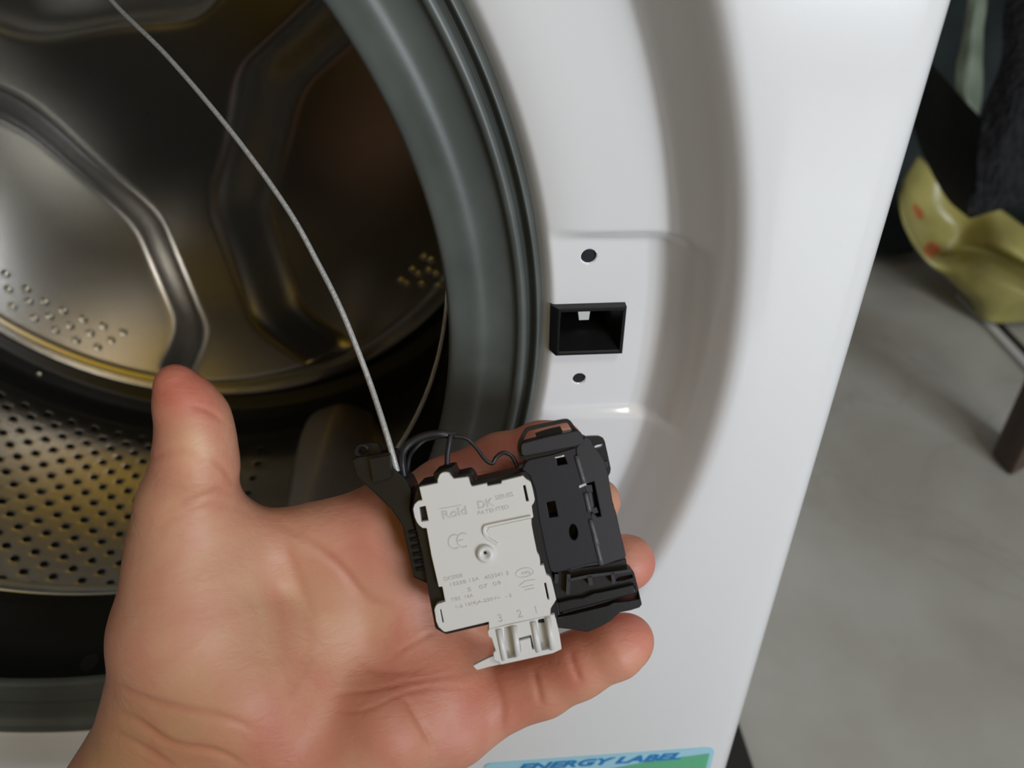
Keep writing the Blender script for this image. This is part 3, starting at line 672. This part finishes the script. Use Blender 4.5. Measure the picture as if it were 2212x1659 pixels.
# connector socket at the bottom of the cover
mb = MB(); DC = DW+.0006
outer = [B5(*p) for p in ((985,1000),(1250,940),(1830,812),(1880,800),(1915,940),(1950,1080),(1965,1180),(1980,1280),(1850,1340),(1500,1418),(1150,1495),(1120,1460),(1060,1440),(1045,1320),(1075,1300),(1020,1130),(990,1120),(965,1030))]
g1 = [B5(*p) for p in ((1192,985),(1278,962),(1358,1385),(1215,1418))]; g2 = [B5(*p) for p in ((1655,878),(1738,860),(1818,1275),(1680,1308))]
g3 = [B5(*p) for p in ((1365,1140),(1560,1090),(1605,1280),(1575,1288),(1550,1125),(1400,1160),(1425,1315),(1400,1320))]
pprism(mb, outer, DC, DC+.006, holes=[g1, g2, g3]); sk = fix_normals(mb.build('connector_socket', M['cover'], lk, auto=.6)); bevel(sk, .00025, 2, .5)
mb = MB(); pprism(mb, [B5(*p) for p in ((1180,960),(1840,820),(1860,1290),(1200,1430))], DC+.0028, DC+.0055); fix_normals(mb.build('socket_floor', M['cover'], sk, smooth=False))
mb = MB()
for pts in (((1120,1010),(1205,1420)), ((1590,905),(1670,1310)), ((1330,960),(1385,1360)), ((1790,840),(1860,1280))):
    tube(mb, [P(*B5(*pts[0]), DC+.0001), P(*B5(*pts[1]), DC+.0001)], .00085, 10)
mb.build('socket_ribs', M['cover'], sk)
mb = MB(); pprism(mb, [B5(*p) for p in ((1110,1455),(1040,1375),(900,1440),(775,1505),(800,1540),(830,1562),(980,1520),(1150,1485))], DC+.0035, DC+.005)
fix_normals(mb.build('spike_tab', M['cover'], lk, smooth=False, label='pale pointed tab behind the connector'))
# black tray behind the cover
TR = [(889,1102),(897,1062),(903,1046),(937,1039),(936,1021),(955,1013),(978,1009),(985,1027),(1012,1021),(1020,1026),(1027,1041),(1133,1016),(1146,1028),(1158,1060),(1166,1120),(1182,1200),(1198,1260),(1206,1330),(1190,1345),(1058,1349),(963,1371),(940,1358),(929,1300),(912,1200)]
mb = MB(); pprism(mb, TR, DW+.0022, DW+.016); ty_ = fix_normals(mb.build('tray', M['black'], lk, auto=.5, label='black plastic tray under the pale cover')); bevel(ty_, .0003, 1, .5)
# left black cable block with ring
LB = [(758,993),(775,986),(800,983),(843,977),(848,1010),(862,1022),(880,1040),(889,1058),(886,1100),(915,1200),(935,1290),(925,1262),(893,1248),(884,1205),(868,1135),(845,1100),(805,1062),(770,1030)]
mb = MB(); pprism(mb, LB, DW+.0045, DW+.019); cb_ = fix_normals(mb.build('cable_block', M['black'], lk, auto=.5, label='black plastic cable clip on the left of the lock')); bevel(cb_, .0004, 2, .5)
mb = MB()
pprism(mb, [(798,992),(842,984),(846,1030),(806,1044)], DW+.0025, DW+.006)
tube(mb, [P(783+13*math.cos(t), 974+13*math.sin(t)*.9, DW+.006) for t in np.linspace(.6, 5.9, 16)], .0007, 8)
pprism(mb, [(768,965),(785,957),(815,957),(823,975),(820,986),(795,984),(772,984)], DW+.008, DW+.012)
fix_normals(mb.build('cable_hook', M['black'], cb_, smooth=False))
mb = MB()
for k in range(6): tube(mb, [P(884+k*3, 1150+k*16, DW+.0042), P(925+k*2.5, 1143+k*16, DW+.0042)], .0005, 6)
mb.build('cable_block_ribs', M['charcoal'], cb_)
# wiring over the top
mb = MB(); tube(mb, [P(*p) for p in ((874,1030,0.2065),(869,1000,0.2055),(872,974,0.2045),(892,953,0.2045),(924,940,0.2045),(955,938,0.2045),(985,941,0.2055))], .0011, 10, smooth_n=6)
tube(mb, [P(*p) for p in ((880,1020,0.2075),(884,990,0.2065),(896,970,0.2055),(920,950,0.2055),(955,943,0.2055))], .0006, 8, smooth_n=6)
mb.build('cable_loop', M['spring'], lk, label='black cable looping over the top of the lock')
mb = MB(); tube(mb, [P(*p) for p in ((974,940,0.2040),(971,955,0.2035),(967,980,0.2035),(966,1006,0.2035))], .00075, 8, smooth_n=5); mb.build('spring_arm', M['charcoal2'], lk)
mb = MB(); tube(mb, [P(*p) for p in ((978,942,0.2045),(1007,947,0.2045),(1028,966,0.2045),(1048,992,0.2045),(1063,1001,0.2045),(1072,988,0.2045),(1087,978,0.2045),(1103,983,0.2045),(1112,996,0.2045),(1118,1010,0.2045))], .00055, 8, smooth_n=6)
mb.build('spring_wire', M['spring'], lk, label='thin bent black spring wire')
# charcoal housing on the right
DH = DW+.0028
def gh(mb, outer, df, db, holes=(), mi=0): pprism(mb, [tuple(p) for p in outer], df, db, holes=[[tuple(q) for q in h] for h in holes], mi=mi)
mb = MB()
left = [C5(250,640), C5(300,590), C5(620,520), C5(880,440), C5(885,540), C5(1000,890), C5(1010,960), C5(1060,1200), D5(1010,0), D5(1120,470), D5(1050,430), D5(680,520), D5(640,540), D5(460,580), D5(400,560), D5(300,300), D5(160,0), C5(330,1330), C5(300,1000), C5(200,760)]
hs = [[C5(*p) for p in ((640,572),(745,560),(775,640),(655,665))], [C5(*p) for p in ((515,1118),(620,1100),(660,1290),(555,1310))], [C5(850+52*math.cos(t)+8*math.sin(t), 1485+100*math.sin(t)) for t in np.linspace(0, 2*PI, 18, endpoint=False)]]
gh(mb, left, DH, DH+.013, hs)
hl = fix_normals(mb.build('housing', M['charcoal'], lk, auto=.5, label='charcoal plastic latch housing')); bevel(hl, .0003, 2, .5)
# right facet with roller slot
mb = MB()
right = [C5(880,440), C5(930,380), C5(1000,300), C5(1070,340), C5(1110,430), C5(1180,510), C5(1240,610), C5(1280,760), C5(1300,900), C5(1345,1150), C5(1380,1250), C5(1440,1530), D5(1440,180), D5(1478,350), D5(1300,425), D5(1150,480), D5(1120,470), D5(1010,0), C5(1060,1340), C5(1070,1240), C5(1040,1240), C5(1000,1000), C5(985,880), C5(885,540)]
slot = [C5(*p) for p in ((1015,885),(1105,862),(1190,1285),(1150,1300),(1100,1250),(1060,1190))]
gh(mb, right, DH+.0004, DH+.009, [slot]); hr = fix_normals(mb.build('housing_side', M['charcoal2'], lk, auto=.5)); bevel(hr, .0003, 2, .5)
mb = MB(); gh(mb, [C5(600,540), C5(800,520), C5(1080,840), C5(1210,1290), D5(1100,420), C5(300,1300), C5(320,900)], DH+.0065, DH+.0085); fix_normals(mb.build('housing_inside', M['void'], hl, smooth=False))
mb = MB(); gh(mb, [C5(1000,905), C5(1075,900), C5(1090,985), C5(985,1000)], DH+.0010, DH+.005); gh(mb, [C5(1040,1200), C5(1135,1175), C5(1160,1240), C5(1050,1280)], DH+.0010, DH+.005)
tube(mb, [P(*C5(1035, 990), DH+.0022), P(*C5(1075, 1230), DH+.0022)], .0011, 10)
fix_normals(mb.build('roller', M['charcoal2'], hr, smooth=False))
mb = MB(); gh(mb, [C5(918,912), C5(1000,878), C5(1012,905), C5(925,940)], DH-.0002, DH+.0006); gh(mb, [C5(612,562), C5(735,530), C5(738,548), C5(640,572)], DH-.0002, DH+.0006)  # pale strips laid on the slot edges as painted glints
fix_normals(mb.build('painted_glint', M['wire'], hl, smooth=False, label='pale strips painted as glints on the slot edges'))
mb = MB()
for a_, b__ in (((885,540),(985,880)), ((1000,1000),(1050,1230)), ((1060,1330),(1150,1650))):
    tube(mb, catmull([P(*C5(*a_), DH+.0001), P(*C5(*b__), DH+.0001)], 4), .0007, 10)
tube(mb, catmull([P(*D5(1010, 0), DH+.0001), P(*D5(1125, 465), DH+.0001)], 4), .0007, 10)
mb.build('housing_ridge', M['ridge'], hl)
# top block and bail loops
mb = MB(); tb = [C5(*p) for p in ((205,400),(230,378),(500,310),(850,238),(905,232),(940,250),(965,285),(985,370),(930,400),(900,420),(600,480),(245,550),(210,530))]
gh(mb, tb, DH-.0012, DH+.008); o = fix_normals(mb.build('housing_top', M['charcoal2'], lk, auto=.5)); bevel(o, .0005, 2, .5)
mb = MB(); gh(mb, [C5(*p) for p in ((205,545),(600,480),(900,420),(885,540),(620,560),(300,620),(180,660),(170,690),(300,700),(320,640))], DH+.0006, DH+.008); o = fix_normals(mb.build('housing_step', M['black'], lk, smooth=False))
def loop_plate(name, cen, wpx, df, db, label=None):
    mb = MB(); bar2(mb, catmull(cen, 5), wpx, df, db); return fix_normals(mb.build(name, M['black'], lk, auto=.5, label=label))
loop_plate('top_bail', [C5(*p) for p in ((205,600),(180,430),(215,330),(265,240),(300,212),(520,160),(740,112),(800,128),(850,200),(905,250))], 8, DH+.0015, DH+.0045, 'thin black wire-like bail over the housing top')
mb = MB(); gh(mb, [C5(*p) for p in ((380,270),(560,210),(690,180),(720,250),(560,290),(400,330))], DH+.004, DH+.008); fix_normals(mb.build('bail_bar', M['charcoal'], lk, smooth=False))
mb = MB(); gh(mb, [C5(*p) for p in ((990,305),(1100,298),(1175,298),(1215,318),(1238,360),(1270,500),(1312,700),(1305,750),(1278,800),(1200,640),(1080,440))], DH+.002, DH+.0055,
   [[C5(*p) for p in ((1100,430),(1140,408),(1222,395),(1226,412),(1200,435),(1130,455))]]); fix_normals(mb.build('side_bail', M['black'], lk, auto=.5))
mb = MB(); gh(mb, [C5(*p) for p in ((1236,618),(1270,605),(1285,670),(1250,690))], DH+.0015, DH+.003); gh(mb, [C5(*p) for p in ((1325,1130),(1345,1130),(1360,1220),(1440,1530),(1425,1540),(1340,1240))], DH+.002, DH+.006); fix_normals(mb.build('side_rib', M['charcoal2'], lk, smooth=False))
# lower latch mechanism
mb = MB()
low = [D5(*p) for p in ((430,560),(680,515),(1120,470),(1475,375),(1500,530),(1550,545),(1590,570),(1640,760),(1705,1035),(1670,1080),(1540,1120),(1390,1150),(1320,1210),(1250,1275),(1120,1350),(1000,1400),(920,1430),(700,1395),(500,1372),(470,1200),(440,1000))]
slit = [D5(*p) for p in ((490,1195),(700,1140),(1000,1065),(1200,1005),(1350,955),(1600,875),(1648,895),(1655,955),(1500,985),(1290,1005),(1210,1050),(1000,1100),(700,1175),(500,1218))]
win = [D5(*p) for p in ((1325,680),(1370,650),(1560,612),(1568,645),(1450,680),(1345,700))]
gh(mb, low, DH+.0045, DH+.012, [slit, win]); o = fix_normals(mb.build('latch_base', M['black'], lk, auto=.5, label='glossy black lower latch base')); bevel(o, .0004, 2, .5)
mb = MB()
for pts, w2 in ((((650,688),(950,625),(1250,590),(1555,548)), 6), (((480,600),(475,730)), 8), (((655,600),(640,890)), 8), (((950,620),(975,760)), 9), (((1280,580),(1300,735)), 7), (((680,520),(900,470),(1110,440)), 5)):
    bar2(mb, [D5(*p) for p in pts], w2, DH+.0022, DH+.005)
fix_normals(mb.build('latch_rails', M['charcoal2'], lk, smooth=False))
mb = MB(); gh(mb, [D5(*p) for p in ((480,1000),(700,950),(880,925),(1000,870),(1120,850),(1610,745),(1640,870),(1200,990),(700,1120),(500,1170))], DH+.0030, DH+.006); o = fix_normals(mb.build('latch_slide', M['black'], lk, auto=.5)); bevel(o, .0005, 2, .5)
mb = MB(); gh(mb, [D5(*p) for p in ((400,1080),(500,1010),(520,1180),(400,1180))], DH+.001, DH+.005); gh(mb, [B5(*p) for p in ((1875,640),(1925,650),(1935,690),(1890,700))], DH, DH+.003); fix_normals(mb.build('corner_clip', M['charcoal2'], lk, smooth=False))
# ------------------------------------------------------------------ clamp wire
mb = MB(); tube(mb, [P(*p) for p in ((150,-120,.26),(240,0,.25),(360,120,.24),(500,285,.228),(620,450,.22),(690,575,.216),(735,665,.213),(770,750,.211),(800,830,.2095),(828,915,.2055),(846,975,.204),(858,1018,.2045))], .0008, 10, smooth_n=10)
wr = mb.build('steel_wire', M['wire'], org=P(500, 285, .228)); tag(wr, 'thin braided steel wire curving across the drum down to the black clip', 'wire')
# ------------------------------------------------------------------ things on the floor to the right
def sheet(rows, mt, name, label, cat, n=10, amp=.004, fr=30., thick=.003, spots=None):
    rows = np.array([[P(*p) for p in r] for r in rows])
    A1 = np.array([catmull(r, n) for r in rows]); A2 = np.array([catmull(A1[:, j], n) for j in range(A1.shape[1])])   # [cols][rows]
    nu, nv = A2.shape[:2]; V = A2.reshape(-1, 3).copy()
    ph = RNG.rand(6)*6
    nrm_ = RM @ np.array([0, 0, 1.0])
    d = sum(np.sin(V[:, i % 3]*fr*(1+.37*i)+V[:, (i+1) % 3]*fr*(.8+.2*i)+ph[i])/(1+.4*i) for i in range(6))
    V += np.outer(d*amp, nrm_)
    o = mesh_obj(name, V, grid_faces(nu, nv), mt, org=V.mean(0)); tag(o, label, cat)
    s = o.modifiers.new('solid', 'SOLIDIFY'); s.thickness = thick; return o
def fd(u, v, k=1.0):
    p = hity(u, v, FLOOR); return float((p-CAM) @ (RM @ np.array([0, 0, -1.0])))*k
fl = lambda u, v, k: (u, v, fd(u, v, k))
yb = sheet([[(1985,335,1.34), (2040,385,1.34), (2110,425,1.32), (2190,470,1.30), (2290,550,1.28)],
       [(1952,395,1.30), (1992,458,1.36), (2085,500,1.36), (2165,530,1.28), (2290,605,1.26)],
       [(1946,445,1.24), (1976,500,1.27), (2025,548,1.36), (2120,545,1.34), (2290,620,1.27)],
       [(1968,520,1.25), (2012,572,1.26), (2075,570,1.24), (2150,588,1.20), (2290,650,1.17)],
       [(1990,553,1.31), (2030,588,1.29), (2085,625,1.23), (2150,640,1.19), (2290,665,1.15)],
       [fl(2010,563,.975), fl(2050,603,.975), fl(2092,652,.98), fl(2140,697,.98), fl(2290,690,.98)]], [M['yellow'], M['orange']], 'yellow_bag', 'crumpled yellow plastic bag with orange marks slumped on the floor', 'bag', n=12, amp=.002)
def paint(o, spots):
    me = o.data; c = np.array([v.co[:] for v in me.vertices]) @ D2W + ORG[o]   # back to design frame
    q = (c-CAM) @ RM; u = q[:, 0]/-q[:, 2]*F+W/2; v = -q[:, 1]/-q[:, 2]*F+H/2
    for p in me.polygons:
        i = list(p.vertices); pu, pv = u[i].mean(), v[i].mean()
        if any(((pu-a)*math.cos(t)+(pv-b)*math.sin(t))**2/ra**2+(-(pu-a)*math.sin(t)+(pv-b)*math.cos(t))**2/rb2**2 < 1 for a, b, ra, rb2, t in spots): p.material_index = 1
paint(yb, [(1984, 458, 20, 8, 1.0), (2012, 540, 17, 17, .3)])
sheet([[(1950,60,1.20), (2040,170,1.20), (2124,262,1.13)], [(1962,220,1.20), (2030,320,1.15), (2114,365,1.09)], [(1985,310,1.20), (2040,415,1.17), (2092,462,1.13)], [(2000,345,1.24), (2050,425,1.21), (2102,470,1.17)]], M['mesh'], 'black_bag', 'black fine-knit shopping bag with a pointed corner above the yellow bag', 'bag', n=8, amp=.001)
sheet([[(2176,-80,1.05), (2230,-80,1.04), (2320,-80,1.05)], [(2162,120,1.045), (2220,120,1.02), (2320,120,1.03)], [(2119,262,1.05), (2200,270,1.02), (2320,260,1.03)], [(2098,471,1.06), (2180,449,1.05), (2320,425,1.05)]], M['knit'], 'knitted_cloth', 'black coarse ribbed cloth hanging at the top right corner', 'cloth', n=10, amp=.0012, fr=60)
sheet([[(1880,-120,1.56), (2050,-120,1.52), (2200,-120,1.5), (2330,-120,1.52)], [(1850,200,1.54), (2000,200,1.5), (2180,200,1.48), (2330,200,1.5)], [(1800,430,1.56), (1960,440,1.54), (2180,430,1.52), (2330,430,1.5)], [fl(1800,540,.975), fl(1935,548,.975), (2180,500,1.45), (2330,520,1.42)]], M['teal'], 'green_cloth', 'dark green cloth bundle behind the bags beside the machine', 'cloth', n=9, amp=.005, fr=24)
sheet([[(2095,-60,1.25), (2118,-60,1.25), (2140,-60,1.25)], [(2085,40,1.25), (2108,40,1.235), (2127,40,1.25)], [(2066,140,1.25), (2095,150,1.235), (2124,150,1.25)], [(2064,200,1.25), (2092,215,1.235), (2121,215,1.25)], [(2092,240,1.26), (2104,248,1.25), (2113,248,1.25)]], M['film'], 'plastic_sheet', 'narrow pale green plastic sheet between the dark cloths', 'plastic sheet', n=8, amp=.001, fr=80)
# wooden leg, vertical post on the floor
b0, b1, b2 = hity(2137, 985, FLOOR), hity(2182, 1034, FLOOR), hity(2235, 1003, FLOOR)
e1, e2 = b1-b0, b2-b1
base = [b0, b1, b1+e2, b0+e2]; topc = np.mean(base, 0)
V = []
for k, (hgt, sc) in enumerate(((0, .86), (.006, .98), (.02, 1.0), (.3, 1.06))):
    for p in base: q = topc+(p-topc)*sc; V.append((q[0], FLOOR+hgt, q[2]))
mb = MB(); mb.add(V, grid_faces(4, 4, closed=True)+[[3,2,1,0],[12,13,14,15]])
o = fix_normals(mb.build('wooden_leg', M['wood'], smooth=False)); bevel(o, .003, 2); tag(o, 'dark brown square wooden furniture leg standing on the floor at the right edge', 'furniture leg')
# yellow cloth added behind the camera, a shirt stand-in mirrored in the drum
V = []
for i in range(40):
    for j in range(30):
        s_, t_ = i/39, j/29
        V.append((-.24+.46*s_, .12+1.06*t_, .80+.018*math.sin(s_*19)*(1.1-t_)))
o = mesh_obj('yellow_standin', V, grid_faces(40, 30), M['standin']); tag(o, 'yellow towel for a shirt, added out of view for the drum reflections', 'standin')
mb = MB(); tube(mb, [(X0, 1.19, .8), (0, 1.183, .8), (X1, 1.19, .8)], .002, 8, smooth_n=10); tag(mb.build('standin_line', M['frame']), 'thin added line the yellow towel hangs on', 'line')

# dark stool shape added for the photographer's dark legs, mirrored in the drum
ot = thing('legs_standin', 'low dark blue footstool on the floor in front of the washing machine', 'legs_standin', (0.0, FLOOR, .95))
def rbox(c0, c1, r, m, name, par):
    bm = bmesh.new(); bmesh.ops.create_cube(bm, size=1.0)
    c0 = np.array(c0); c1 = np.array(c1); cc = (c0+c1)/2; sz = c1-c0
    V = [cc+np.array(v.co[:])*sz for v in bm.verts]; Fc = [[v.index for v in f.verts] for f in bm.faces]; bm.free()
    o = fix_normals(mesh_obj(name, V, Fc, m, par, smooth=True)); bevel(o, r, 4, .5); return o
rbox((-.62, -.40, .62), (.55, .03, 1.25), .06, M['navy'], 'standin_block', ot)
for x in (-.55, .48):
    for z in (.69, 1.18): rbox((x-.025, FLOOR, z-.025), (x+.025, -.39, z+.025), .006, M['wood'], 'leg', ot)
